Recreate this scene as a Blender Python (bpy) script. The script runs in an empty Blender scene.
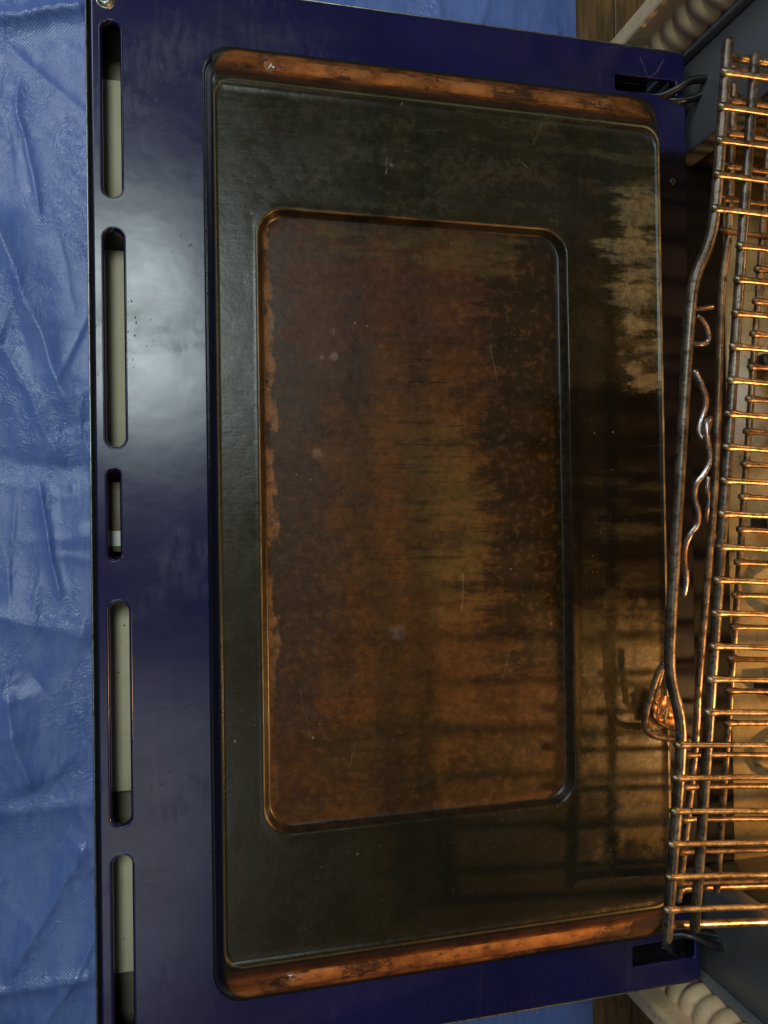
import bpy, bmesh, math, random
import numpy as np
from mathutils import Vector, Matrix

# ------------------------------------------------------------------ camera
scene = bpy.context.scene
COL = scene.collection
W_, H_, F_ = 768, 1024, 769.0
CAM = np.array([-0.38617, 0.00010, 0.54822])
RV = Vector((0.01035369, -0.2316714, -0.01352093))
RM = np.array(Matrix.Rotation(RV.length, 3, RV.normalized()))
cam_d = bpy.data.cameras.new('camera')
cam = bpy.data.objects.new('camera', cam_d)
COL.objects.link(cam)
cam.matrix_world = Matrix.Translation(CAM) @ Matrix(RM).to_4x4()
cam_d.sensor_width = 36
cam_d.lens = 36 * F_ / H_
cam_d.clip_start = 0.01
cam_d.clip_end = 50
scene.camera = cam
scene.render.resolution_x, scene.render.resolution_y = W_, H_

# ------------------------------------------------------------------ light
world = bpy.data.worlds.new('World')
scene.world = world
world.use_nodes = True
bg = world.node_tree.nodes['Background']
bg.inputs[0].default_value = (0.75, 0.85, 1.0, 1)
bg.inputs[1].default_value = 0.05


def area(name, loc, target, sx, sy, power, col):
    d = bpy.data.lights.new(name, 'AREA')
    d.shape = 'RECTANGLE'
    d.size, d.size_y, d.energy, d.color = sx, sy, power, col
    o = bpy.data.objects.new(name, d)
    COL.objects.link(o)
    o.location = loc
    o.rotation_euler = (Vector(target) - Vector(loc)).to_track_quat('-Z', 'Y').to_euler()
    return o


area('kitchen_ceiling_light', (-0.60, 0.62, 1.95), (-0.5, 0.25, 0), 0.34, 0.58, 13.0, (0.84, 1.0, 0.98))
area('tarp_fill_light', (-1.45, 1.45, 1.10), (-0.5, 0.2, -.2), 0.9, 0.9, 13, (0.90, 0.97, 1.0))  # added fill from the left to brighten the tarp
area('kitchen_back_light', (-0.62, -0.95, 1.95), (-0.4, -0.3, 0), 0.55, 0.9, 2.4, (0.92, 1.0, 0.90))

vs = scene.view_settings
vs.view_transform = 'Standard'
vs.look = 'None'
vs.exposure = 0.0
vs.gamma = 1.0
vs.use_curve_mapping = False


# ------------------------------------------------------------------ pixel -> place
def ray(px, py):
    return RM @ np.array([(px - 384) / F_, -(py - 512) / F_, -1.0])


def un(px, py, z=0.0):
    d = ray(px, py)
    return CAM + d * ((z - CAM[2]) / d[2])


# ------------------------------------------------------------------ helpers
def tag(o, label=None, cat=None, group=None, kind=None):
    for k, v in (('label', label), ('category', cat), ('group', group), ('kind', kind)):
        if v:
            o[k] = v
    return o


def empty(name, loc=(0, 0, 0)):
    o = bpy.data.objects.new(name, None)
    o.location = loc
    o.empty_display_size = 0.05
    COL.objects.link(o)
    return o


def link(name, me, mat, parent=None, smooth=True):
    o = bpy.data.objects.new(name, me)
    COL.objects.link(o)
    if mat and not me.materials:
        me.materials.append(mat)
    if smooth:
        me.polygons.foreach_set('use_smooth', [True] * len(me.polygons))
    if parent:
        o.parent = parent
        o.matrix_parent_inverse = Matrix.Translation(-parent.location) if parent.type == 'EMPTY' and parent.parent is None else Matrix()
    return o


def pyd(verts, faces, name='m'):
    me = bpy.data.meshes.new(name)
    me.from_pydata([tuple(v) for v in verts], [], faces)
    me.update()
    return me


def box_me(x0, x1, y0, y1, z0, z1, bev=0.0, seg=2):
    bm = bmesh.new()
    bmesh.ops.create_cube(bm, size=1)
    for v in bm.verts:
        v.co = ((x0 + x1) / 2 + v.co.x * (x1 - x0), (y0 + y1) / 2 + v.co.y * (y1 - y0), (z0 + z1) / 2 + v.co.z * (z1 - z0))
    if bev:
        bmesh.ops.bevel(bm, geom=bm.edges[:], offset=bev, segments=seg, affect='EDGES', profile=0.5)
    me = bpy.data.meshes.new('box')
    bm.to_mesh(me)
    bm.free()
    return me


def smooth_path(pts, n=6, it=2):
    """round the corners of a polyline (Chaikin)"""
    P = [np.array(p, float) for p in pts]
    for _ in range(it):
        Q = [P[0]]
        for a, b in zip(P[:-1], P[1:]):
            Q += [a * .75 + b * .25, a * .25 + b * .75]
        Q.append(P[-1])
        P = Q
    return P


def tube_me(path, rad, ns=10, cap=True, flat=None, rnd=None, ball=0.0):
    """sweep a circle (or flat ellipse) along a path; rounded end caps"""
    P = [np.array(p, float) for p in path]
    n = len(P)
    R = list(rad) if hasattr(rad, '__len__') else [rad] * n
    if cap:  # rounded ends
        d0 = P[0] - P[1]; d0 /= np.linalg.norm(d0)
        d1 = P[-1] - P[-2]; d1 /= np.linalg.norm(d1)
        r0, r1 = R[0], R[-1]
        P = [P[0] + d0 * r0 * .9, P[0] + d0 * r0 * .6] + P + [P[-1] + d1 * r1 * .6, P[-1] + d1 * r1 * .9]
        R = [r0 * .35, r0 * .78] + R + [r1 * .78, r1 * .35]
        n = len(P)
    T = []
    for i in range(n):
        t = P[min(i + 1, n - 1)] - P[max(i - 1, 0)]
        T.append(t / (np.linalg.norm(t) + 1e-12))
    up = np.array([0, 0, 1.0]) if abs(T[0][2]) < .9 else np.array([1.0, 0, 0])
    verts, faces = [], []
    for i in range(n):
        s = np.cross(T[i], up); s /= (np.linalg.norm(s) + 1e-12)
        u = np.cross(s, T[i])
        up = u
        for k in range(ns):
            a = 2 * math.pi * k / ns
            rr = R[i] * (1 + (rnd.uniform(-.06, .06) if rnd else 0))
            fx, fy = flat if flat else (1, 1)
            verts.append(P[i] + s * math.cos(a) * rr * fx + u * math.sin(a) * rr * fy)
    for i in range(n - 1):
        for k in range(ns):
            k2 = (k + 1) % ns
            faces.append((i * ns + k, i * ns + k2, (i + 1) * ns + k2, (i + 1) * ns + k))
    faces.append(tuple(range(ns))[::-1])
    faces.append(tuple((n - 1) * ns + k for k in range(ns)))
    me = pyd(verts, faces)
    return me


def rrect(x0, x1, y0, y1, r, ns=60, nc=12, rl=None):
    """rounded rectangle, always 4*(ns+nc) points, starts at the right side, counter-clockwise"""
    pts = []
    l = r if rl is None else rl          # radius of the two corners at the left (-X) side
    cs = [(x1 - r, y1 - r, 0, r), (x0 + l, y1 - l, 90, l), (x0 + l, y0 + l, 180, l), (x1 - r, y0 + r, 270, r)]
    starts = [((x1, y0 + r), (x1, y1 - r)), ((x1 - r, y1), (x0 + l, y1)), ((x0, y1 - l), (x0, y0 + l)), ((x0 + l, y0), (x1 - r, y0))]
    for s in range(4):
        (ax, ay), (bx, by) = starts[s]
        for i in range(ns):
            t = i / ns
            pts.append((ax + (bx - ax) * t, ay + (by - ay) * t))
        cx, cy, a0, q = cs[s]
        for i in range(nc):
            a = math.radians(a0 + 90 * i / nc)
            pts.append((cx + q * math.cos(a), cy + q * math.sin(a)))
    return np.array(pts)


def rings_me(rings, close=True):
    """rings: list of (N,3) arrays of equal length, joined one to the next"""
    n = len(rings[0])
    verts = np.concatenate(rings)
    faces = []
    for i in range(len(rings) - 1):
        for k in range(n):
            k2 = (k + 1) % n
            faces.append((i * n + k, i * n + k2, (i + 1) * n + k2, (i + 1) * n + k))
    if close:
        faces.append(tuple((len(rings) - 1) * n + k for k in range(n)))
    return pyd(verts, faces)


def curve_sheet(name, loops, z, extrude, bevel, res=2):
    cu = bpy.data.curves.new(name, 'CURVE')
    cu.dimensions = '2D'
    cu.fill_mode = 'BOTH'
    cu.extrude, cu.bevel_depth, cu.bevel_resolution, cu.offset = extrude, bevel, res, -bevel
    for lp in loops:
        sp = cu.splines.new('POLY')
        sp.points.add(len(lp) - 1)
        for p, q in zip(sp.points, lp):
            p.co = (q[0], q[1], 0, 1)
        sp.use_cyclic_u = True
    o = bpy.data.objects.new(name, cu)
    COL.objects.link(o)
    dg = bpy.context.evaluated_depsgraph_get()
    me = bpy.data.meshes.new_from_object(o.evaluated_get(dg))
    bpy.data.objects.remove(o)
    for v in me.vertices:
        v.co.z += z
    return me


def vnoise(x, y, seed=0):
    """smooth 2-D value noise in numpy, -1..1"""
    rs = np.random.RandomState(seed)
    T = rs.rand(256, 256) * 2 - 1
    xi, yi = np.floor(x).astype(int), np.floor(y).astype(int)
    fx, fy = x - xi, y - yi
    fx, fy = fx * fx * (3 - 2 * fx), fy * fy * (3 - 2 * fy)
    g = lambda a, b: T[a % 256, b % 256]
    return (g(xi, yi) * (1 - fx) + g(xi + 1, yi) * fx) * (1 - fy) + (g(xi, yi + 1) * (1 - fx) + g(xi + 1, yi + 1) * fx) * fy


# ------------------------------------------------------------------ node materials
class NM:
    def __init__(s, name, rough=.5, metal=0.0, spec=.5):
        s.m = bpy.data.materials.new(name)
        s.m.use_nodes = True
        s.t = s.m.node_tree
        s.b = s.t.nodes['Principled BSDF']
        s.b.inputs['Roughness'].default_value = rough
        s.b.inputs['Metallic'].default_value = metal
        s.b.inputs['Specular IOR Level'].default_value = spec
        g = s.t.nodes.new('ShaderNodeNewGeometry')
        s.P = g.outputs['Position']

    def _in(s, sock, v):
        if isinstance(v, (int, float)):
            sock.default_value = v
        elif isinstance(v, (tuple, list)):
            v = tuple(v)
            try:
                sock.default_value = v if len(v) == len(sock.default_value) else (v + (1,))
            except Exception:
                sock.default_value = v
        else:
            s.t.links.new(v, sock)

    def math(s, op, a, b=0.0, c=None):
        n = s.t.nodes.new('ShaderNodeMath')
        n.operation = op
        s._in(n.inputs[0], a)
        s._in(n.inputs[1], b)
        if c is not None:
            s._in(n.inputs[2], c)
        return n.outputs[0]

    def add(s, a, b): return s.math('ADD', a, b)
    def mul(s, a, b): return s.math('MULTIPLY', a, b)
    def sub(s, a, b): return s.math('SUBTRACT', a, b)

    def vec(s, op, a, b):
        n = s.t.nodes.new('ShaderNodeVectorMath')
        n.operation = op
        s._in(n.inputs[0], a)
        s._in(n.inputs[1], b)
        return n.outputs['Value'] if op in ('DOT_PRODUCT', 'LENGTH', 'DISTANCE') else n.outputs[0]

    def xyz(s, v):
        n = s.t.nodes.new('ShaderNodeSeparateXYZ')
        s._in(n.inputs[0], v)
        return n.outputs

    def noise(s, scale, detail=4, rough=.6, stretch=None, dist=0.0, vec=None, off=None, color=False):
        v = vec if vec is not None else s.P
        if off:
            v = s.vec('ADD', v, off)
        if stretch:
            v = s.vec('MULTIPLY', v, stretch)
        n = s.t.nodes.new('ShaderNodeTexNoise')
        s._in(n.inputs['Vector'], v)
        n.inputs['Scale'].default_value = scale
        n.inputs['Detail'].default_value = detail
        n.inputs['Roughness'].default_value = rough
        n.inputs['Distortion'].default_value = dist
        return n.outputs['Color'] if color else n.outputs['Fac']

    def voro(s, scale, stretch=None, feat='F1', off=None, rnd=1.0):
        v = s.P
        if off:
            v = s.vec('ADD', v, off)
        if stretch:
            v = s.vec('MULTIPLY', v, stretch)
        n = s.t.nodes.new('ShaderNodeTexVoronoi')
        n.feature = feat
        s._in(n.inputs['Vector'], v)
        n.inputs['Scale'].default_value = scale
        n.inputs['Randomness'].default_value = rnd
        return n.outputs['Distance']

    def sstep(s, v, lo, hi, o0=0.0, o1=1.0):
        n = s.t.nodes.new('ShaderNodeMapRange')
        n.interpolation_type = 'SMOOTHSTEP'
        s._in(n.inputs['Value'], v)
        n.inputs['From Min'].default_value = lo
        n.inputs['From Max'].default_value = hi
        n.inputs['To Min'].default_value = o0
        n.inputs['To Max'].default_value = o1
        return n.outputs['Result']

    def mix(s, f, a, b, blend='MIX'):
        n = s.t.nodes.new('ShaderNodeMix')
        n.data_type = 'RGBA'
        n.blend_type = blend
        s._in(n.inputs[0], f)
        s._in(n.inputs[6], a)
        s._in(n.inputs[7], b)
        return n.outputs[2]

    def boxmask(s, x0, x1, y0, y1, soft=.01, vec=None):
        o = s.xyz(vec if vec is not None else s.P)
        a = s.mul(s.sstep(o[0], x0 - soft, x0 + soft), s.sstep(o[0], x1 - soft, x1 + soft, 1, 0))
        b = s.mul(s.sstep(o[1], y0 - soft, y0 + soft), s.sstep(o[1], y1 - soft, y1 + soft, 1, 0))
        return s.mul(a, b)

    def rbox(s, x0, x1, y0, y1, r, soft=.001):
        q = s.vec('ABSOLUTE', s.vec('SUBTRACT', s.vec('MULTIPLY', s.P, (1, 1, 0)), ((x0 + x1) / 2, (y0 + y1) / 2, 0)), (0, 0, 0))
        q = s.vec('MAXIMUM', s.vec('SUBTRACT', q, ((x1 - x0) / 2 - r, (y1 - y0) / 2 - r, 0)), (0, 0, 0))
        return s.sstep(s.vec('LENGTH', q, (0, 0, 0)), r - soft, r + soft, 1, 0)

    def rag(s, box, soft, n, d=1.0, e=.10):
        """ragged patch: a soft box whose cover is broken up by noise n (0..1); d = share covered in its core"""
        m = s.sub(s.add(s.mul(s.boxmask(*box, soft=soft), d), n), 1.0)
        return s.sstep(m, 0.0, 2 * e)

    def cn(s, scale, detail=9, rough=.72, **k):
        """noise spread over the whole 0..1 range"""
        return s.sstep(s.noise(scale, detail, rough, **k), .34, .66)

    def warp(s, amt, scale, detail=5, rough=.65, stretch=None):
        c = s.noise(scale, detail, rough, stretch=stretch, color=True)
        return s.vec('ADD', s.P, s.vec('MULTIPLY', s.vec('SUBTRACT', c, (.5, .5, .5)), (amt, amt, 0)))

    def segment(s, a, b, w0, w1, vec=None):
        """1 close to the line a-b, 0 beyond"""
        a, b = Vector((a[0], a[1], 0)), Vector((b[0], b[1], 0))
        d = b - a
        flatp = s.vec('MULTIPLY', vec if vec is not None else s.P, (1, 1, 0))
        pa = s.vec('SUBTRACT', flatp, tuple(a))
        h = s.math('DIVIDE', s.vec('DOT_PRODUCT', pa, tuple(d)), d.length_squared)
        n = s.t.nodes.new('ShaderNodeClamp')
        s._in(n.inputs[0], h)
        sc = s.t.nodes.new('ShaderNodeVectorMath')
        sc.operation = 'SCALE'
        sc.inputs[0].default_value = tuple(d)
        s._in(sc.inputs['Scale'], n.outputs[0])
        dist = s.vec('LENGTH', s.vec('SUBTRACT', pa, sc.outputs[0]), (0, 0, 0))
        return s.sstep(dist, w0, w1, 1, 0)

    def bump(s, h, strength=.3, dist=.001):
        n = s.t.nodes.new('ShaderNodeBump')
        n.inputs['Strength'].default_value = strength
        n.inputs['Distance'].default_value = dist
        s._in(n.inputs['Height'], h)
        s.t.links.new(n.outputs[0], s.b.inputs['Normal'])

    def out(s, color=None, rough=None, metal=None):
        if color is not None:
            s._in(s.b.inputs['Base Color'], color)
        if rough is not None:
            s._in(s.b.inputs['Roughness'], rough)
        if metal is not None:
            s._in(s.b.inputs['Metallic'], metal)
        return s.m


def px_box(x0, x1, y0, y1, z=.014):
    a = un((x0), (y0 + y1) / 2, z)
    b = un((x1), (y0 + y1) / 2, z)
    c = un((x0 + x1) / 2, y0, z)
    d = un((x0 + x1) / 2, y1, z)
    return a[0], b[0], d[1], c[1]


M = {}


def mat_enamel():
    g = NM('navy_enamel', rough=.3, spec=.5)
    n = g.noise(9, 5, .6)
    c = g.mix(g.sstep(n, .35, .7), (.008, .0065, .050), (.013, .011, .070))
    # greyish film of old grease
    film = g.sstep(g.noise(5, 6, .7, stretch=(1, 2.5, 1), off=(3, 1, 0)), .45, .72)
    c = g.mix(g.mul(film, .3), c, (.022, .019, .030))
    spk = g.sstep(g.voro(170, off=(.2, .1, 0)), .05, .12, 1, 0)
    spk = g.mul(spk, g.sstep(g.noise(14, 3), .55, .7))
    c = g.mix(g.mul(spk, .5), c, (.16, .16, .17))
    crumb = g.mul(g.sstep(g.voro(240, stretch=(1, .6, 1), off=(.6, .3, 0)), .08, .16, 1, 0), g.sstep(g.noise(11, 4, .6, off=(5, 5, 0)), .52, .62))
    c = g.mix(g.mul(crumb, .7), c, (.006, .005, .006))
    smear = g.mul(g.cn(120, 5, .65, stretch=(1.6, .5, 1), off=(7, 1, 0)), g.sstep(g.noise(13, 4, .6, off=(2, 6, 0)), .50, .66))
    # vertical wipe marks
    wipe = g.sstep(g.noise(60, 4, .6, stretch=(3.0, .12, 1)), .58, .8)
    c = g.mix(g.mul(wipe, .16), c, (.10, .10, .11))
    for a, b in (((640, 58), (648, 76)), ((664, 60), (655, 74)), ((655, 74), (649, 78))):
        c = g.mix(g.mul(g.segment(un(*a), un(*b), .0002, .0009, vec=g.warp(.004, 120)), .16), c, (.25, .25, .3))
    hinge_shade = g.boxmask(-.0275, .01, -.315, .295, soft=.004, vec=g.warp(.01, 40))  # shade by the oven front, painted onto the hinge strip
    c = g.mix(g.mul(hinge_shade, .95), c, (.0035, .003, .0035))
    g._in(g.b.inputs['Specular IOR Level'], g.sub(.5, g.mul(hinge_shade, .4)))
    r = g.add(g.add(.17, g.mul(hinge_shade, .25)), g.add(g.add(g.mul(film, .08), g.add(g.mul(smear, .12), g.mul(crumb, .3))), g.mul(g.noise(40, 4, .7), .10)))
    g.bump(g.add(g.noise(22, 3, .5), g.mul(g.noise(260, 2), .05)), .12, .002)
    return g.out(c, r)


def mat_panel():
    """stamped centre panel: dark enamel under baked-on grease"""
    g = NM('greasy_panel', rough=.35, spec=.34)
    fine = g.cn(170, 9, .72)
    mid = g.cn(30, 9, .70)
    big = g.cn(9, 9, .66, off=(4, 2, 0))
    streak = g.cn(55, 7, .7, stretch=(.20, 2.4, 1))
    nA = g.cn(24, 10, .72, stretch=(.8, 1.25, 1), off=(1, 3, 0))
    nB = g.cn(30, 10, .74, stretch=(.40, 1.9, 1), off=(8, 1, 0))
    nC = g.cn(26, 10, .74, stretch=(.6, 1.5, 1), off=(3, 6, 0))
    nD = g.cn(36, 10, .74, stretch=(.55, 1.6, 1), off=(1, 2, 0))
    nE = g.cn(34, 10, .74, off=(5, 1, 0))
    c = g.mix(g.add(g.mul(mid, .55), g.mul(big, .45)), (.0125, .0102, .0038), (.0175, .0145, .0058))
    c = g.mix(g.mul(g.boxmask(*px_box(205, 252, 60, 640), soft=.02), .65), c, (.026, .027, .016))  # greenish sheen of the ceiling light painted down the left band
    c = g.mix(g.mul(g.mul(fine, nA), .07), c, (.055, .044, .021))
    # dusty streaks across the top band
    c = g.mix(g.mul(g.rag(px_box(270, 600, 90, 212), .04, nB, .62), g.mul(fine, .22)), c, (.100, .080, .042))
    # charred zones by the hinge side
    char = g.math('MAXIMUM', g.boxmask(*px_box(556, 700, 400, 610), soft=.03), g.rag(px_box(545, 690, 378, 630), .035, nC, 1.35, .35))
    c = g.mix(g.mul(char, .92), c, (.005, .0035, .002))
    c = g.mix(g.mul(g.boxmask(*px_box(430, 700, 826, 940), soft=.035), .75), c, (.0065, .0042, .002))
    c = g.mix(g.mul(g.boxmask(*px_box(190, 700, 700, 1000), soft=.09), .55), c, (.0105, .0082, .0028))  # lower end painted darker, where the kitchen light's sheen stops
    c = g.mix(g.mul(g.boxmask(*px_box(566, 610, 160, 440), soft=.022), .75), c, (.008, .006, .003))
    # worn brassy smears
    sm = g.mul(g.rag(px_box(612, 700, 192, 402), .022, nD, .95, .22), .9)
    sm = g.math('MAXIMUM', sm, g.mul(g.rag(px_box(596, 650, 222, 262), .012, nD, .8, .2), .8))
    sm = g.math('MAXIMUM', sm, g.mul(g.rag(px_box(585, 690, 140, 210), .03, nB, .50, .25), .25))
    sm = g.math('MAXIMUM', sm, g.mul(g.rag(px_box(580, 680, 470, 600), .03, nB, .38, .2), .16))
    c = g.mix(g.mul(sm, g.add(.42, g.mul(fine, .58))), c, (.165, .128, .062))
    lamp_pool = g.rag(px_box(580, 700, 600, 850), .05, nE, 1.15, .4)  # oven lamp's light pool painted amber on the lower hinge side
    c = g.mix(g.mul(g.mul(lamp_pool, g.add(.75, g.mul(fine, .25))), .70), c, (.092, .058, .019))
    # ---- recessed field
    rec = g.rbox(-.3425, -.1190, -.2130, .2130, .0165, .0006)
    wall = g.sub(g.rbox(-.3468, -.1152, -.2163, .2163, .020, .0005), rec)
    rc = g.mix(nA, (.036, .0150, .0048), (.070, .0290, .0075))
    rc = g.mix(g.mul(g.rag(px_box(225, 352, 220, 740), .045, nA, 1.4, .3), .75), rc, (.036, .0225, .0135))
    rc = g.mix(g.mul(g.rag(px_box(290, 522, 250, 352), .022, nD, 1.2, .15), .75), rc, (.056, .020, .0085))
    rc = g.mix(g.mul(g.rag(px_box(330, 490, 370, 790), .06, nE, 1.2, .3), .75), rc, (.086, .036, .0080))
    rc = g.mix(g.mul(g.rag(px_box(412, 500, 420, 610), .035, nE, 1.3, .4), .65), rc, (.088, .058, .014))
    rc = g.mix(g.mul(g.rag(px_box(492, 600, 180, 670), .04, nB, 1.6, .3), .9), rc, (.013, .0085, .003))
    rc = g.mix(g.mul(g.rag(px_box(320, 530, 205, 268), .016, nB, .8, .25), .6), rc, (.070, .050, .017))
    rc = g.mix(g.mul(g.rag(px_box(280, 560, 690, 860), .06, nB, .9, .3), .7), rc, (.036, .0225, .0065))
    rc = g.mix(g.mul(g.rag(px_box(500, 570, 600, 790), .03, nE, .6, .4), .5), rc, (.090, .046, .013))
    # patchy orange along the left wall
    o = g.xyz(g.P)
    grn = g.cn(60, 8, .72, stretch=(1.2, .7, 1), off=(6, 3, 0))
    gx = g.sub(o[0], g.mul(g.sub(grn, .5), .0075))
    gr = g.mul(g.sstep(gx, -.3382, -.3362, 1, 0), g.sstep(g.cn(26, 6, .7, off=(2, 2, 0)), .18, .45))
    gr = g.mul(gr, g.sstep(o[1], -.17, -.02, .25, 1))
    rc = g.mix(g.mul(gr, g.add(.35, g.mul(fine, .5))), rc, (.25, .120, .040))
    dk = g.sstep(g.noise(70, 8, .72, stretch=(.20, 2.6, 1), off=(2, 7, 0)), .565, .61)
    dk = g.mul(dk, g.boxmask(*px_box(370, 560, 320, 620), soft=.04))
    rc = g.mix(g.mul(dk, .6), rc, (.013, .008, .004))
    # grain of the crust: light and dark crumbs
    rc = g.mix(g.mul(g.sstep(fine, .62, .95), .20), rc, (.165, .080, .030))
    rc = g.mix(g.mul(g.sstep(fine, .38, .06), .30), rc, (.016, .008, .004))
    rc = g.mix(g.mul(g.sstep(streak, .6, .95), .28), rc, (.024, .012, .005))
    g._in(g.b.inputs['Specular IOR Level'], g.add(g.sub(.36, g.add(g.mul(char, .26), g.mul(rec, .18))), g.mul(wall, .4)))
    c = g.mix(rec, c, rc)
    c = g.mix(g.mul(wall, .9), c, g.mix(fine, (.008, .0055, .003), (.026, .014, .006)))
    # golden glint painted on the left and top edge of the recess
    lip_glint = g.sub(g.rbox(-.3478, -.1142, -.2173, .2173, .0208, .0003), g.rbox(-.3467, -.1153, -.2162, .2162, .0198, .0003))
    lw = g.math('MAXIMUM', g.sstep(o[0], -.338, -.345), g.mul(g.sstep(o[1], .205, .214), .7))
    c = g.mix(g.mul(g.mul(lip_glint, lw), g.add(.2, g.mul(mid, .6))), c, (.26, .145, .045))
    # slopes at both ends: copper coloured baked oil
    ay = g.math('ABSOLUTE', o[1])
    sl = g.mul(g.sstep(ay, .3055, .3070), g.rbox(-.3740, -.0370, -.3300, .3300, .016, .001))
    blot = g.cn(42, 9, .74, stretch=(.8, 1.0, 1), off=(3, 1, 0))
    cop = g.mix(blot, (.038, .013, .006), (.25, .078, .018))
    cop = g.mix(g.mul(g.sstep(ay, .309, .316, 1, 0), .85), cop, (.020, .009, .005))
    c = g.mix(g.mul(sl, .95), c, cop)
    # glint of oven light painted on the plateau edge
    rim_glint = g.sub(g.rbox(-.3760, -.0338, -.3040, .3040, .0145, .0004), g.rbox(-.3745, -.0362, -.3020, .3020, .0125, .0004))
    rim_glint = g.mul(rim_glint, g.sstep(o[0], -.10, -.03, .25, 1))
    c = g.mix(g.mul(rim_glint, g.add(.55, g.mul(mid, .45))), c, (.32, .235, .100))
    # bare enamel on the wall by the vents
    wl = g.mul(g.sstep(o[0], -.3762, -.3752, 1, 0), 1.0)
    c = g.mix(wl, c, (.008, .008, .014))
    # flecks, crumbs and scratches
    sp = g.mul(g.sstep(g.voro(95), .05, .11, 1, 0), g.sstep(g.noise(18, 3, .6, off=(7, 7, 0)), .56, .68))
    c = g.mix(g.mul(sp, .55), c, (.30, .24, .18))
    sp2 = g.mul(g.sstep(g.voro(210, off=(4, 0, 0)), .06, .13, 1, 0), g.sstep(g.noise(24, 3, .6, off=(1, 9, 0)), .5, .66))
    c = g.mix(g.mul(sp2, .4), c, (.22, .16, .11))
    wsp = g.vec('MULTIPLY', g.warp(.008, 130, 5), (1, 1, 0))
    for (x, y, r, a) in ((335, 356, .0045, .32), (322, 357, .0025, .2), (399, 634, .008, .2), (318, 453, .005, .2), (333, 330, .003, .2), (390, 168, .002, .3)):
        q = un(x, y, .010)
        d = g.vec('DISTANCE', wsp, (q[0], q[1], 0))
        c = g.mix(g.mul(g.mul(g.sstep(d, r * .3, r, 1, 0), g.add(.3, g.mul(fine, .7))), a), c, (.40, .32, .28))
    wsc = g.warp(.004, 55, 3)
    brk = g.add(.15, g.mul(g.cn(140, 3, .6, off=(2, 8, 0)), .85))
    for a, b, al in (((386, 160), (385, 175), .5), ((532, 145), (541, 125), .14), ((516, 160), (531, 173), .2), ((465, 575), (464, 612), .26),
                     ((515, 640), (502, 690), .12), ((300, 690), (310, 735), .10), ((356, 745), (350, 770), .12), ((492, 340), (500, 385), .14)):
        c = g.mix(g.mul(g.mul(g.segment(un(*a, .012), un(*b, .012), .0001, .0007, vec=wsc), al), brk), c, (.42, .36, .26))
    hs = g.sstep(g.noise(90, 3, .6, stretch=(.10, 3.0, 1), off=(9, 2, 0)), .70, .80)
    c = g.mix(g.mul(hs, .16), c, (.28, .22, .14))
    vs_ = g.sstep(g.noise(80, 3, .6, stretch=(3.0, .08, 1), off=(5, 2, 0)), .70, .82)
    c = g.mix(g.mul(vs_, .12), c, (.20, .16, .11))
    r = g.add(.19, g.add(g.mul(mid, .07), g.mul(fine, .09)))
    r = g.add(r, g.mul(rec, .10))
    r = g.add(r, g.mul(char, .08))
    r = g.sub(r, g.mul(sl, .10))
    r = g.sub(r, g.mul(wl, .16))
    r = g.add(r, g.mul(wall, .05))
    g.bump(g.add(g.mul(mid, .5), g.add(g.mul(fine, g.add(.12, g.mul(rec, .35))), g.mul(streak, .2))), .16, .0010)
    return g.out(c, r)


def mat_copper():
    g = NM('copper_baked_oil', rough=.2, spec=.7)
    n = g.cn(46, 9, .74, stretch=(.8, 1.0, 1))
    c = g.mix(n, (.12, .036, .009), (.40, .145, .034))
    dark = g.sstep(g.cn(34, 9, .76, stretch=(.6, 1.3, 1), off=(4, 4, 0)), .62, .85)
    c = g.mix(g.mul(dark, .85), c, (.028, .012, .006))
    g.bump(g.noise(90, 6, .7), .3, .0010)
    return g.out(c, g.add(.10, g.mul(n, .12)))


def mat_metal(name, base, alt, rough, scale=60, metal=1.0):
    g = NM(name, rough=rough, metal=metal)
    n = g.noise(scale, 6, .7)
    c = g.mix(g.sstep(n, .38, .64), base, alt)
    spots = g.math('MAXIMUM', g.sstep(g.noise(scale * 5, 4, .7, off=(3, 3, 3)), .54, .62), g.sstep(g.noise(scale * 1.4, 6, .75, off=(1, 8, 3)), .54, .64))
    c = g.mix(g.mul(spots, .75), c, tuple(x * .3 for x in base))
    g.bump(g.noise(scale * 6, 3, .6), .25, .0006)
    return g.out(c, g.add(rough - .1, g.mul(g.noise(scale * 2, 4), .25)), g.sstep(n, .2, .9, metal, metal * .75))


def mat_plain(name, base, rough, var=.25, scale=30, spec=.5, bump=.1):
    g = NM(name, rough=rough, spec=spec)
    n = g.noise(scale, 6, .68)
    c = g.mix(n, tuple(x * (1 - var) for x in base), tuple(x * (1 + var) for x in base))
    g.bump(g.noise(scale * 4, 4, .6), bump, .001)
    return g.out(c, g.add(rough - .08, g.mul(n, .16)))


def mat_board():
    g = NM('beige_board', rough=.75, spec=.25)
    n = g.noise(45, 6, .7)
    c = g.mix(n, (.60, .52, .34), (.80, .72, .51))
    sp = g.mul(g.sstep(g.voro(150), .07, .16, 1, 0), g.sstep(g.noise(60, 3), .48, .56))
    c = g.mix(g.mul(sp, .85), c, (.05, .035, .02))
    sp = g.sstep(g.voro(420, off=(1, 1, 0)), .08, .2, 1, 0)
    c = g.mix(g.mul(sp, .35), c, (.10, .08, .05))
    g.bump(n, .3, .001)
    return g.out(c)


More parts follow.
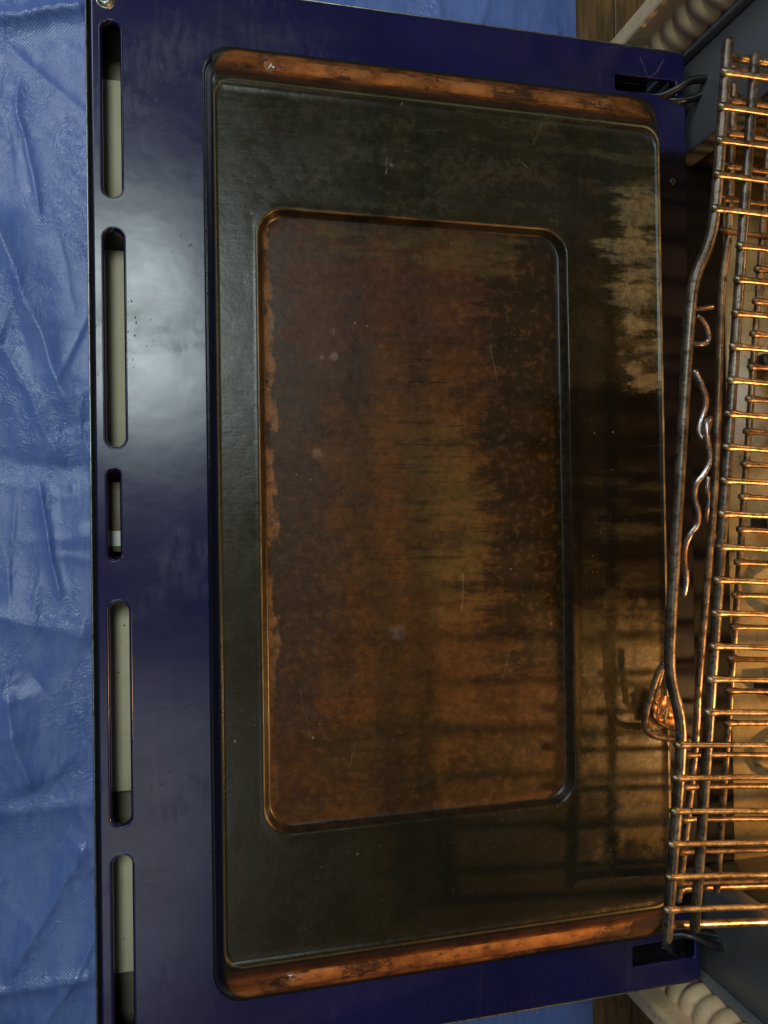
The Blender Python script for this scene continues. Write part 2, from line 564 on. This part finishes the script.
def mat_cavity():
    g = NM('speckled_porcelain', rough=.34, spec=.5)
    n = g.noise(18, 6, .7)
    c = g.mix(g.sstep(n, .35, .68), (.30, .195, .075), (.48, .335, .14))
    sp = g.sstep(g.voro(330), .10, .25, 1, 0)
    c = g.mix(g.mul(sp, .6), c, (.06, .05, .04))
    sp = g.sstep(g.voro(520, off=(2, 0, 0)), .10, .22, 1, 0)
    c = g.mix(g.mul(sp, .6), c, (.50, .46, .38))
    st = g.sstep(g.noise(24, 6, .75, off=(4, 4, 1)), .55, .68)
    c = g.mix(g.mul(st, .75), c, (.035, .020, .010))
    g.bump(g.noise(60, 4), .15, .001)
    return g.out(c, g.add(.14, g.mul(n, .22)))


def mat_tarp():
    g = NM('blue_tarp', rough=.3, spec=.6)
    o = g.xyz(g.P)
    wv = g.mul(g.math('SINE', g.mul(o[0], 2 * math.pi / .0030)), g.math('SINE', g.mul(o[1], 2 * math.pi / .0030)))
    n = g.cn(6, 8, .65)
    n2 = g.cn(60, 6, .7, stretch=(1.3, .25, 1))
    c = g.mix(n, (.088, .152, .43), (.135, .215, .54))
    c = g.mix(g.mul(n2, .30), c, (.27, .34, .62))
    c = g.mix(g.mul(g.add(g.mul(wv, .5), .5), .30), c, (.05, .10, .34))
    cr = g.sstep(g.cn(13, 5, .6, off=(1, 5, 0)), .45, .8)        # areas of fine crinkle
    fx = g.math('ABSOLUTE', g.sub(g.noise(85, 4, .6, dist=1.2), .5))
    g.bump(g.add(g.mul(wv, .05), g.add(g.mul(g.mul(fx, g.add(.25, cr)), 1.6), g.mul(g.noise(40, 4, .55), .2))), .36, .004)
    return g.out(c, g.add(.18, g.mul(n2, .14)))


def mat_wood():
    g = NM('floor_wood', rough=.45, spec=.4)
    n = g.noise(40, 7, .7, stretch=(2.2, .25, 1), dist=.6)
    c = g.mix(g.sstep(n, .35, .68), (.13, .066, .022), (.32, .18, .065))
    c = g.mix(g.mul(g.sstep(g.noise(9, 4), .4, .65), .5), c, (.06, .035, .015))
    g.bump(n, .25, .001)
    return g.out(c)


def mat_cream():
    g = NM('cream_paint', rough=.5, spec=.4)
    n = g.noise(30, 6, .7)
    c = g.mix(n, (.52, .37, .20), (.74, .55, .33))
    c = g.mix(g.mul(g.sstep(g.noise(90, 5, .7, off=(2, 5, 1)), .56, .68), .5), c, (.20, .13, .07))
    g.bump(g.noise(120, 4), .2, .001)
    return g.out(c)


M['enamel'] = mat_enamel()
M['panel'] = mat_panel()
M['copper'] = mat_copper()
M['rack'] = mat_metal('rack_wire_steel', (.25, .185, .112), (.44, .345, .22), .33, 70)
M['rackrail'] = mat_metal('rack_rail_steel', (.10, .078, .058), (.21, .165, .125), .36, 60, .9)
M['rust'] = mat_metal('rusted_rack_steel', (.13, .080, .045), (.32, .215, .125), .38, 70, .85)
M['silver'] = mat_metal('sooty_silver', (.50, .50, .50), (.45, .27, .17), .26, 60)
M['black'] = mat_plain('black_metal', (.012, .012, .014), .32, .3)
M['void'] = mat_plain('black_liner', (.005, .0045, .004), .7, .3, spec=.12)
M['trim'] = mat_metal('door_edge_steel', (.55, .53, .50), (.42, .40, .38), .35, 40)
M['board'] = mat_board()
M['cavity'] = mat_cavity()
M['frame'] = mat_plain('blue_grey_enamel', (.105, .112, .118), .32, .25, 22)
M['frame_edge'] = mat_plain('grey_enamel_edge', (.17, .17, .17), .4, .2, 40)
M['tarp'] = mat_tarp()
M['wood'] = mat_wood()
M['cream'] = mat_cream()
M['slot_shade'] = mat_plain('slot_shade_beige', (.36, .315, .21), .8, .3, 60)
M['latch'] = mat_plain('olive_latch', (.20, .165, .085), .5, .3, 60)
M['white'] = mat_plain('white_tape', (.85, .82, .76), .6, .1)
M['screw'] = mat_metal('screw_steel', (.42, .42, .38), (.30, .30, .26), .35, 120)
M['plate'] = mat_metal('burnt_brass_foil', (.62, .33, .14), (.35, .15, .06), .36, 120, .9)
M['element'] = mat_plain('element_black', (.022, .016, .014), .4, .4, 80)

FLOOR = -.33

# ------------------------------------------------------------------ setting: wood floor
floor = link('floor', box_me(-1.4, .9, -1.3, 1.3, FLOOR - .08, FLOOR - .030), M['void'])
tag(floor, kind='structure')
rnd = random.Random(5)
px = 0.06
k = 0
while px < .62:
    w = .076
    for (y0, y1) in ((-1.25, -.30 + rnd.uniform(-.05, .05)), (.30 + rnd.uniform(-.05, .05), 1.25)):
        pl = link('plank', box_me(px + .0008, px + w - .0008, y0, y1, FLOOR - .030, FLOOR - .006 + rnd.uniform(-.0006, .0006), .0012, 1), M['wood'], floor, smooth=False)
    px += w

# ------------------------------------------------------------------ blue tarp
nx, ny = 330, 470
xs = np.concatenate([np.linspace(-1.1, -.66, 30, endpoint=False), np.linspace(-.66, -.40, 150, endpoint=False), np.linspace(-.40, .078, 150)])
ysv = np.linspace(-.85, .85, ny)
X, Y = np.meshgrid(xs, ysv, indexing='ij')
Z = .012 * vnoise(X * 4.2, Y * 3.4, 11) + .0045 * vnoise(X * 11, Y * 8, 12) + .0006 * vnoise(X * 60, Y * 40, 13)


def crease_w(ax, ay, bx, by, amp, w, seed):
    global Z
    dx, dy = bx - ax, by - ay
    L = math.hypot(dx, dy)
    s_ = (X - ax) * -dy / L + (Y - ay) * dx / L + .003 * vnoise(X * 25, Y * 25, seed % 7)
    t = ((X - ax) * dx + (Y - ay) * dy) / L / L
    fade = np.clip((t + .2) / .35, 0, 1) * np.clip((1.2 - t) / .35, 0, 1)
    side = np.where(s_ > 0, 1.0, .45)          # folds are steeper on one side
    Z = Z + amp * np.exp(-np.abs(s_) / (w * side)) * fade


rt = random.Random(21)
for i in range(230):
    ax, ay = rt.uniform(-.66, -.40), rt.uniform(-.62, .66)
    an = rt.choice([rt.gauss(1.45, .35), rt.gauss(.1, .4), rt.uniform(0, 3.14)])
    L = rt.uniform(.02, .12)
    crease_w(ax, ay, ax + L * math.cos(an), ay + L * math.sin(an), rt.choice((-1, 1, 1)) * rt.uniform(.0003, .0015), rt.uniform(.003, .009), i)
for i in range(60):
    ax, ay = rt.uniform(-.62, .05), rt.choice((-1, 1)) * rt.uniform(.42, .68)
    an = rt.uniform(0, 3.14)
    L = rt.uniform(.04, .2)
    crease_w(ax, ay, ax + L * math.cos(an), ay + L * math.sin(an), rt.uniform(.001, .005), rt.uniform(.004, .014), i)


def crease(a, b, amp, w):
    global Z
    a, b = un(*a, FLOOR)[:2], un(*b, FLOOR)[:2]
    d = b - a
    L = np.linalg.norm(d)
    n = np.array([-d[1], d[0]]) / L
    s = (X - a[0]) * n[0] + (Y - a[1]) * n[1] + .004 * vnoise(X * 30, Y * 30, 77)
    t = ((X - a[0]) * d[0] + (Y - a[1]) * d[1]) / L / L
    fade = np.clip((t + .15) / .15, 0, 1) * np.clip((1.15 - t) / .15, 0, 1)
    Z = Z + amp * np.exp(-np.abs(s) / w) * fade


crease((0, 228), (70, 400), .012, .022)
crease((-20, 300), (60, 450), .008, .018)
crease((0, 30), (84, 22), .018, .012)
crease((0, 462), (84, 470), -.006, .010)
crease((40, 490), (58, 590), .005, .004)
crease((0, 618), (84, 632), .006, .014)
crease((0, 810), (90, 800), .005, .014)
crease((20, 100), (40, 210), .004, .004)
crease((0, 985), (90, 970), .007, .010)
crease((10, 700), (30, 780), .008, .018)
crease((84, 850), (20, 960), .006, .012)
Z = np.maximum(Z, -.004)
edge = np.clip((.078 - X) / .03, 0, 1)
Z = (Z + .006) * edge + .0005
verts = np.stack([X, Y, FLOOR + Z], -1).reshape(-1, 3)
nxx, nyy = X.shape
idx = np.arange(nxx * nyy).reshape(nxx, nyy)
faces = np.stack([idx[:-1, :-1], idx[1:, :-1], idx[1:, 1:], idx[:-1, 1:]], -1).reshape(-1, 4)
tarp = link('tarp', pyd(verts, faces.tolist()), M['tarp'])
tag(tarp, 'crinkled blue plastic tarp spread on the floor under the oven door', 'tarp')

# ------------------------------------------------------------------ oven door
oven = empty('oven', (.2, 0, FLOOR))
tag(oven, 'oven with its greasy dark blue door open flat and its speckled cavity glowing amber', 'oven')
HX, HY = .460, .3775
loops = [rrect(-.4560, 0, -.3745, .3745, .004, 4, 6), rrect(-.3815, -.0300, -.3330, .3330, .021, 20, 12)]
slots = [(-.4497, -.4367, .2215, .3420), (-.4495, -.4360, .0510, .2000), (-.4490, -.4402, -.0255, .0365), (-.4488, -.4352, -.2050, -.0530), (-.4487, -.4350, -.3440, -.2245)]
for s in slots:
    loops.append(rrect(*s, .49 * (s[1] - s[0]), 8, 10))
hs = [(-.0625, -.0085, .3385, .3510), (-.0605, -.0055, -.3560, -.3400)]
for s in hs:
    loops.append(rrect(*s, .0015, 4, 4))
door = link('door', curve_sheet('flange', loops, -.0019, .0006, .0013, 3), M['enamel'], oven)
skin = link('outer_skin', box_me(-HX, -.002, -HY, HY, -.056, -.050, .002), M['black'], door)
# four walls of the door shell
for (a, b, c, d) in ((-HX, -HX + .0014, -HY, HY), (-HX, 0, HY - .0014, HY), (-HX, 0, -HY, -HY + .0014)):
    link('edge_trim', box_me(a, b, c, d, -.050, -.0025, .0005, 1), M['trim'], door)
# black gap between shell and inner panel
link('gap_liner', curve_sheet('gap', [rrect(-HX + .0016, -.001, -HY + .0016, HY - .0016, .003, 4, 4), rrect(-.4535, -.006, -.372, .372, .003, 4, 4)], -.010, .003, .0), M['void'], door, smooth=False)
for s in slots:      # rolled lips
    r0 = rrect(s[0] - .0016, s[1] + .0016, s[2] - .0016, s[3] + .0016, .49 * (s[1] - s[0]) + .0014, 10, 10)
    r1 = rrect(*s, .49 * (s[1] - s[0]), 10, 10)
    r2 = rrect(s[0] + .0006, s[1] - .0006, s[2] + .0006, s[3] - .0006, .49 * (s[1] - s[0]) - .0003, 10, 10)
    zz = lambda p, z: np.column_stack([p, np.full(len(p), z)])
    prof = [(r0, -.0004), (r0 * .7 + r1 * .3, .0003), (r0 * .3 + r1 * .7, .0003), (r1, -.0006), (r2, -.0028), (r2, -.0042)]
    link('vent_slot_lip', rings_me([zz(p, z) for p, z in prof], False), M['enamel'], door)
for (ya, yb) in ((80, 216), (250, 455), (592, 792), (842, 974)):       # board pieces behind the vent slots, cut short to darken the slot ends
    link('insulation_board', box_me(-.4575, -.405, un(115, yb, -.033)[1], un(115, ya, -.033)[1], -.0365, -.0330, .0005, 1), M['board'], door)
link('slot_shade_sheet', box_me(-.4575, -.405, -.375, .375, -.0480, -.0450), M['slot_shade'], door)  # added dim sheet standing for the shade at the slot ends
link('latch_plate', box_me(-.4565, -.425, un(112, 552, -.026)[1], un(112, 482, -.026)[1], -.0285, -.0260, .0005, 1), M['latch'], door)
link('shell_liner', box_me(-.4050, -.4035, -.375, .375, -.049, -.006), M['void'], door)
for s in hs:
    link('hinge_pocket', box_me(s[0] - .004, s[1] + .004, s[2] - .004, s[3] + .004, -.034, -.032), M['void'], door)
for (x0, x1, y0, y1, z0, z1) in ((un(104, 531, -.03)[0], un(124, 531, -.03)[0], un(112, 546, -.03)[1], un(112, 531, -.03)[1], -.0256, -.0248),):
    link('white_tape', box_me(x0, x1, y0, y1, z0, z1), M['white'], door, smooth=False)

# stamped centre panel: raised plateau with a shallow recess
PZ = .014
o_foot = rrect(-.3830, -.0280, -.3350, .3350, .016, 70, 14, .022)
o_edge = rrect(-.3755, -.0345, -.3030, .3030, .014, 70, 14, .004)
i_edge = rrect(-.3470, -.1150, -.2165, .2165, .020, 70, 14)
i_foot = rrect(-.3425, -.1190, -.2130, .2130, .0165, 70, 14)
centre = rrect(-.2405, -.2245, -.1100, .1100, .004, 70, 14)
lerp = lambda a, b, t: a * (1 - t) + b * t
R3 = []
pz = lambda p, z: np.column_stack([p, np.full(len(p), z)])
R3.append(pz(o_foot, -.0006))
for t, z in ((.03, .0008), (.07, .0024), (.12, .0034), (.18, .0038), (.24, .0036), (.30, .0034), (.36, .0040), (.5, .0070), (.7, .0110), (.86, .0136), (.95, .0141), (1.0, .0143)):
    R3.append(pz(lerp(o_foot, o_edge, t), z))
for t, z in ((.008, .0008), (.018, .0012), (.028, .0012), (.040, .0005), (.055, 0)):
    R3.append(pz(lerp(o_edge, i_edge, t), PZ + z))
for t in np.linspace(.1, .92, 14):
    R3.append(pz(lerp(o_edge, i_edge, t), PZ))
R3.append(pz(lerp(o_edge, i_edge, .965), PZ + .0002))
R3.append(pz(lerp(o_edge, i_edge, .985), PZ + .0005))
R3.append(pz(i_edge, PZ + .0003))
for t, z in ((.12, -.0007), (.25, -.0019), (.5, -.0042), (.75, -.0060), (.9, -.0066), (1.0, -.0068)):
    R3.append(pz(lerp(i_edge, i_foot, t), PZ + z))
for t in np.linspace(.04, 1, 26):
    R3.append(pz(lerp(i_foot, centre, t), PZ - .0068 + .0004 * t))
for i, rr in enumerate(R3):        # slight unevenness of stamped sheet
    if i > 14:
        R3[i][:, 2] += .00022 * vnoise(rr[:, 0] * 22, rr[:, 1] * 16, 31) + .0001 * vnoise(rr[:, 0] * 70, rr[:, 1] * 60, 32)
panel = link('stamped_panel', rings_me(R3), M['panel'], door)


# copper ribs on the two end slopes
def rib(sgn, xa, xb):
    y0, y1, z0, z1 = .3255, .3130, .0038, .0095
    n, m = 160, 12
    verts, faces = [], []
    for i in range(n + 1):
        x = xa + (xb - xa) * i / n
        e = min(i, n - i) / n * (xb - xa)
        hgt = .0056 * math.sin(min(1, e / .007) * math.pi / 2)
        hgt *= 1 + .10 * math.sin(i * .21) * .5
        for j in range(m + 1):
            a = math.pi * j / m
            s = .5 - .5 * math.cos(a)
            y = y0 + (y1 - y0) * s
            z = z0 + (z1 - z0) * s - .0012
            hh = hgt * math.sin(a) ** .7
            verts.append((x, sgn * (y + hh * .38), z + hh * .92))
    for i in range(n):
        for j in range(m):
            f = (i * (m + 1) + j, (i + 1) * (m + 1) + j, (i + 1) * (m + 1) + j + 1, i * (m + 1) + j + 1)
            faces.append(f if sgn < 0 else f[::-1])
    return link('rib', pyd(verts, faces), M['copper'], door)


rib(1, un(263, 64, .01)[0], un(617, 105, .01)[0])
rib(-1, un(280, 985, .01)[0], un(636, 926, .01)[0])


def screw(x, y, z, r, parent):
    pr = [(r * 1.25, -.0006), (r * 1.25, .0004), (r * 1.05, .0009), (r, .0009), (r * .95, .0022), (r * .6, .0030), (r * .42, .0030), (r * .36, .0012)]
    rg = []
    for rr, zz_ in pr:
        a = np.linspace(0, 2 * math.pi, 20, endpoint=False)
        rg.append(np.column_stack([x + rr * np.cos(a), y + rr * np.sin(a), np.full(20, z + zz_)]))
    return link('screw', rings_me(rg), M['screw'], parent)


screw(*un(105, 0)[:2], -.0003, .0052, door)
screw(*un(673, 181)[:2], -.0022, .0032, door).data.materials[0] = M['black']


# hinge arms
def hinge(pts, zs):
    P = [un(a, b, z) for (a, b), z in zip(pts, zs)]
    P = smooth_path(P, it=3)
    return link('hinge_arm', tube_me(P, .0036, 12, flat=(.75, 1.0)), M['black'], door)


hinge([(640, 96), (660, 98), (676, 90), (690, 80), (706, 79), (724, 82)], [-.010, -.002, .006, .010, .012, .012])
hinge([(650, 98), (668, 101), (684, 101), (698, 97), (710, 90), (724, 83)], [-.010, -.003, .001, .004, .008, .011])
hinge([(652, 938), (672, 934), (690, 934), (706, 942), (722, 948), (748, 946)], [-.010, -.002, .006, .010, .012, .012])
hinge([(660, 936), (680, 930), (698, 931), (714, 934), (728, 938), (752, 950)], [-.010, -.003, .001, .004, .008, .011])

# ------------------------------------------------------------------ oven body
CY = .300       # half cavity width
FX = .010       # front plane
for s in (-1, 1):
    y0, y1 = sorted((s * CY, s * .376))
    link('front_frame', box_me(FX, .030, y0, y1, FLOOR + .01, .52, .003), M['frame'], oven)
    y0, y1 = sorted((s * .3765, s * .3815))
    link('frame_edge', box_me(FX - .006, .034, y0, y1, FLOOR + .01, .52, .0015), M['frame_edge'], oven)
    y0, y1 = sorted((s * CY, s * (CY + .004)))
    link('cavity_side', box_me(.0305, .46, y0, y1, -.036, .40), M['cavity'], oven)
    y0, y1 = sorted((s * .372, s * .376))
    link('side_panel', box_me(.0305, .60, y0, y1, FLOOR + .01, .56), M['black'], oven)
link('front_sill', box_me(.002, .058, -CY + .0005, CY - .0005, -.09, -.030, .004), M['void'], oven)
link('cavity_floor', box_me(.0585, .46, -CY, CY, -.040, -.034), M['cavity'], oven)
link('cavity_back', box_me(.46, .464, -CY, CY, -.04, .40), M['cavity'], oven)
link('cavity_ceiling', box_me(.0305, .464, -CY - .004, CY + .004, .40, .404), M['cavity'], oven)
link('top_rail', box_me(FX, .030, -CY, CY, .385, .52, .002), M['frame'], oven)
link('cooktop', box_me(FX - .006, .62, -.38, .38, .562, .585, .004), M['black'], oven)
link('drawer_front', box_me(FX, .030, -.370, .370, FLOOR + .03, -.10, .003), M['enamel'], oven)
# door gasket round the opening
gp = [un(708, y, -.010) for y in range(148, 880, 12)]
gpath = [np.array([q[0] * 0 + .004 + .0012 * math.sin(i * 1.7), q[1], -.022 + .001 * math.sin(i * 2.3)]) for i, q in enumerate(gp)]
link('gasket', tube_me(gpath, .0045, 8, rnd=random.Random(4)), M['void'], oven)
# bake element on the cavity floor
el = []
ylist = [.235, .165, .095, .025, -.045, -.115, -.185, -.245]
for i, y in enumerate(ylist):
    xa, xb = (.088, .42)
    el += [(xb, y, -.008), (xa, y, -.008)] if i % 2 == 0 else [(xa, y, -.008), (xb, y, -.008)]
link('bake_element', tube_me(smooth_path(el, it=3), .0042, 10), M['element'], oven)
for i, y in enumerate((.13, -.01, -.15)):
    link('element_bracket', box_me(.080, .108, y - .006, y + .006, -.033, -.012, .001, 1), M['element'], oven)


# oven lamps (point lights with wall rims; the second is added)
def lamp(loc, power, side):
    rg = []
    for t in np.linspace(0, 1, 8):
        a = np.linspace(0, 2 * math.pi, 16, endpoint=False)
        r = .022 * math.cos(t * 1.5)
        rg.append(np.column_stack([loc[0] + r * np.cos(a), np.full(16, side * (CY - .0005) - side * .016 * math.sin(t * 1.5)), loc[2] + r * np.sin(a)]))
    link('lamp_rim', rings_me(rg[:3], False), M['trim'], oven)
    d = bpy.data.lights.new('oven_lamp', 'POINT')
    d.energy = power
    d.color = (1.0, .56, .20)
    d.shadow_soft_size = .007
    o = bpy.data.objects.new('oven_lamp', d)
    COL.objects.link(o)
    o.location = loc


lamp((.235, -.262, .285), 9.5, -1)
lamp((.27, .272, .30), 1.3, 1)  # added weak lamp to light the upper side of the door

# ------------------------------------------------------------------ racks
RW = .0020


def rack(label, org, rvec, vs_wires, v0, v1, handle, u_cross, matA, matB, z_off, rail_r=.0036, ulen=.36, nub=.0035, side=True, seed=1, wire_px=None):
    Rr = np.array(Matrix.Rotation(Vector(rvec).length, 3, Vector(rvec).normalized()))
    org = np.array(org)
    T = lambda u, v, w=0.0: org + Rr @ np.array([u, v, w])
    nrm = Rr @ np.array([0, 0, 1.0])

    def loc(px_, py_):
        d = ray(px_, py_)
        t = ((org - CAM) @ nrm) / (d @ nrm)
        q = Rr.T @ (CAM + d * t - org)
        return q[0], q[1]
    root = empty('oven_rack', tuple(org))
    tag(root, label, 'oven rack', 'racks pulled out of the oven')
    h = [loc(*q) for q in handle]
    path = [T(0, v1)] + [T(u, v) for u, v in h] + [T(0, v0)]
    full = [np.array(path[0])]
    for a, b in zip(path[:-1], path[1:]):
        a, b = np.array(a), np.array(b)
        L = np.linalg.norm(b - a)
        e = min(.009 / L, .45)
        full += [a + (b - a) * e, a + (b - a) * .5, b - (b - a) * e]
    full.append(np.array(path[-1]))
    link('front_rail', tube_me(smooth_path(full, it=2), rail_r, 14), matA, root)
    vh0, vh1 = h[-1][1], h[0][1]
    if wire_px:
        vs_wires = [loc(*q)[1] for q in wire_px]
    rng = random.Random(seed)
    for u in (u_cross, ulen * .75):
        link('cross_rod', tube_me([T(u, v1 - .006, .0), T(u, 0, .0), T(u, v0 + .006, .0)], rail_r * .92, 12), matA, root)
    # one shared mesh for each length of wire
    base = {}
    for v in vs_wires:
        ua = (u_cross if vh0 < v < vh1 else 0.0) - nub
        key = round(ua, 4)
        if key not in base:
            L = ulen - ua
            me = tube_me([(0, 0, 0), (.002, 0, 0), (.0045, 0, 0), (.0095, 0, 0), (L * .12, .0003, .0004), (L * .3, -.0003, .0003), (L * .6, 0, -.0002), (L, 0, 0)],
                         [RW * 1.35, RW * 1.45, RW * 1.3, RW, RW, RW, RW, RW], 9)
            me.materials.append(matB)
            base[key] = me
        o = link('wire', base[key], None, root)
        m4 = Matrix(Rr).to_4x4()
        m4 = Matrix.Translation(T(ua, v, rail_r * .75 + rng.uniform(-.0003, .0003))) @ m4 @ Matrix.Rotation(rng.uniform(-.006, .006), 4, 'Z')
        o.matrix_basis = m4
    if side:
        for v in (v1 - .004, v0 + .004):
            link('side_rod', tube_me([T(-.001, v, -.002), T(.01, v, -.008), T(ulen, v, -.008)], RW * 1.35, 10), matB, root)
    return root


RV1 = (.0405, -.0665, -.0694)
vs1 = [.2690 - .02155 * i for i in range(26)]
rack('upper oven rack with a protruding front handle, resting above another rack', (-.0750, .0127, .1112), RV1, vs1, -.290, .290,
     [(713.5, 236), (691, 284), (668, 668), (683, 728)], .0195, M['rackrail'], M['rack'], 0, seed=2)
# lower rack
RV2 = (.0405, -.050, -.0694)
Rl = np.array(Matrix.Rotation(Vector(RV2).length, 3, Vector(RV2).normalized()))
org2 = np.array([-.0400, .0127, .0720])
vs2 = [(738, 881 - 31.8 * i) for i in range(10)] + [(742, 594.8 - 32.7 * (i + 1)) for i in range(16)]
rack('lower rusty oven rack showing between the wires of the rack above it', tuple(org2), RV2, None, -.288, .288,
     [(729, 236), (722, 284), (715, 490), (698, 690), (696, 742)], .0300, M['rust'], M['rust'], 0, rail_r=.0026, seed=3, wire_px=vs2)

# ------------------------------------------------------------------ wavy wire between the door and the racks
wv = empty('wavy_wire', tuple(un(690, 500, .03)))
tag(wv, 'wavy silver and copper bent wire with looped ends under the rack handle', 'wire')


def pxpath(pts, it=3):
    return smooth_path([un(*q) for q in pts], it=it)


link('wave', tube_me(pxpath([(695, 372, .030), (701, 384, .032), (707, 400, .030), (702, 418, .028), (698, 430, .028), (702, 440, .03), (706, 434, .03), (711, 416, .032), (706, 426, .034), (708, 446, .034), (711, 460, .034),
                             (704, 474, .032), (695, 484, .030), (694, 498, .028), (699, 512, .028), (698, 524, .026), (690, 534, .024), (685, 545, .022), (684, 562, .020), (687, 578, .020), (684, 594, .018)], 2), .0024, 10, rnd=random.Random(3)), M['silver'], wv)
link('wave', tube_me(pxpath([(708, 478, .034), (707, 490, .034), (710, 500, .034), (706, 516, .03), (716, 540, .03)], 2), .0018, 8), M['silver'], wv)
link('end_loop', tube_me(pxpath([(712, 307, .036), (700, 309, .036), (689, 309, .034), (685, 318, .032), (686, 330, .032), (688, 342, .032), (699, 345, .034), (708, 343, .034), (709, 334, .036), (704, 322, .036), (699, 317, .036)], 2), .0020, 10), M['silver'], wv)
link('end_loop', tube_me(pxpath([(664, 664, .040), (658, 672, .038), (651, 695, .034), (644, 722, .030), (647, 732, .030), (656, 737, .030), (672, 739, .032), (690, 741, .036)], 2), .0024, 10), M['rust'], wv)
link('end_loop', tube_me(pxpath([(663, 668, .034), (659, 682, .032), (654, 700, .028), (651, 714, .026), (660, 724, .024), (676, 730, .028)], 2), .0017, 8), M['rust'], wv)
# crumpled foil-coloured plate in the lower loop
pv, pf = [], []
c4 = [un(656, 692, .022), un(671, 698, .022), un(676, 731, .022), un(648, 725, .022)]
n = 10
for i in range(n + 1):
    for j in range(n + 1):
        a, b = i / n, j / n
        q = (c4[0] * (1 - a) + c4[1] * a) * (1 - b) + (c4[3] * (1 - a) + c4[2] * a) * b
        q = q + np.array([0, 0, .0035 * vnoise(np.array([a * 4.0]), np.array([b * 4.0]), 8)[0]])
        pv.append(q)
for i in range(n):
    for j in range(n):
        pf.append((i * (n + 1) + j, i * (n + 1) + j + 1, (i + 1) * (n + 1) + j + 1, (i + 1) * (n + 1) + j))
link('clip_plate', pyd(pv, pf), M['plate'], wv)
link('clip_wire', tube_me(pxpath([(654, 700, .029), (659, 708, .030), (656, 716, .03), (664, 712, .031), (668, 704, .031), (664, 722, .03)], 2), .0008, 6), M['rust'], wv)


# ------------------------------------------------------------------ turned posts beside the oven
def post(sgn, label):
    root = empty('turned_post', (0, sgn * .40, FLOOR))
    tag(root, label, 'post', 'cream posts at both sides of the oven')
    y0, y1 = sorted((sgn * .4000, sgn * .4170))
    link('side_board', box_me(-.033, .30, y0, y1, FLOOR + .002, .55, .003), M['cream'], root, smooth=False)
    rg = []
    z = FLOOR + .02
    a = np.linspace(0, 2 * math.pi, 28, endpoint=False)
    while z < .54:
        for t in np.linspace(0, 1, 9)[:-1]:
            r = .0155 + .0050 * math.sin(math.pi * t) ** .7
            rg.append(np.column_stack([.004 + r * np.cos(a), sgn * .4010 + sgn * (r * np.sin(a)), np.full(28, z + t * .0175)]))
        z += .0175
    me = rings_me(rg, False)
    if sgn < 0:
        me.flip_normals()
    link('turned_rings', me, M['cream'], root)
    y0, y1 = sorted((sgn * .4172, sgn * .432))
    link('plinth', box_me(-.045, .10, y0, y1, FLOOR + .002, FLOOR + .10, .004), M['cream'], root, smooth=False)


post(1, 'cream ringed post by the oven at the top of the picture')
post(-1, 'cream ringed post by the oven at the bottom of the picture')
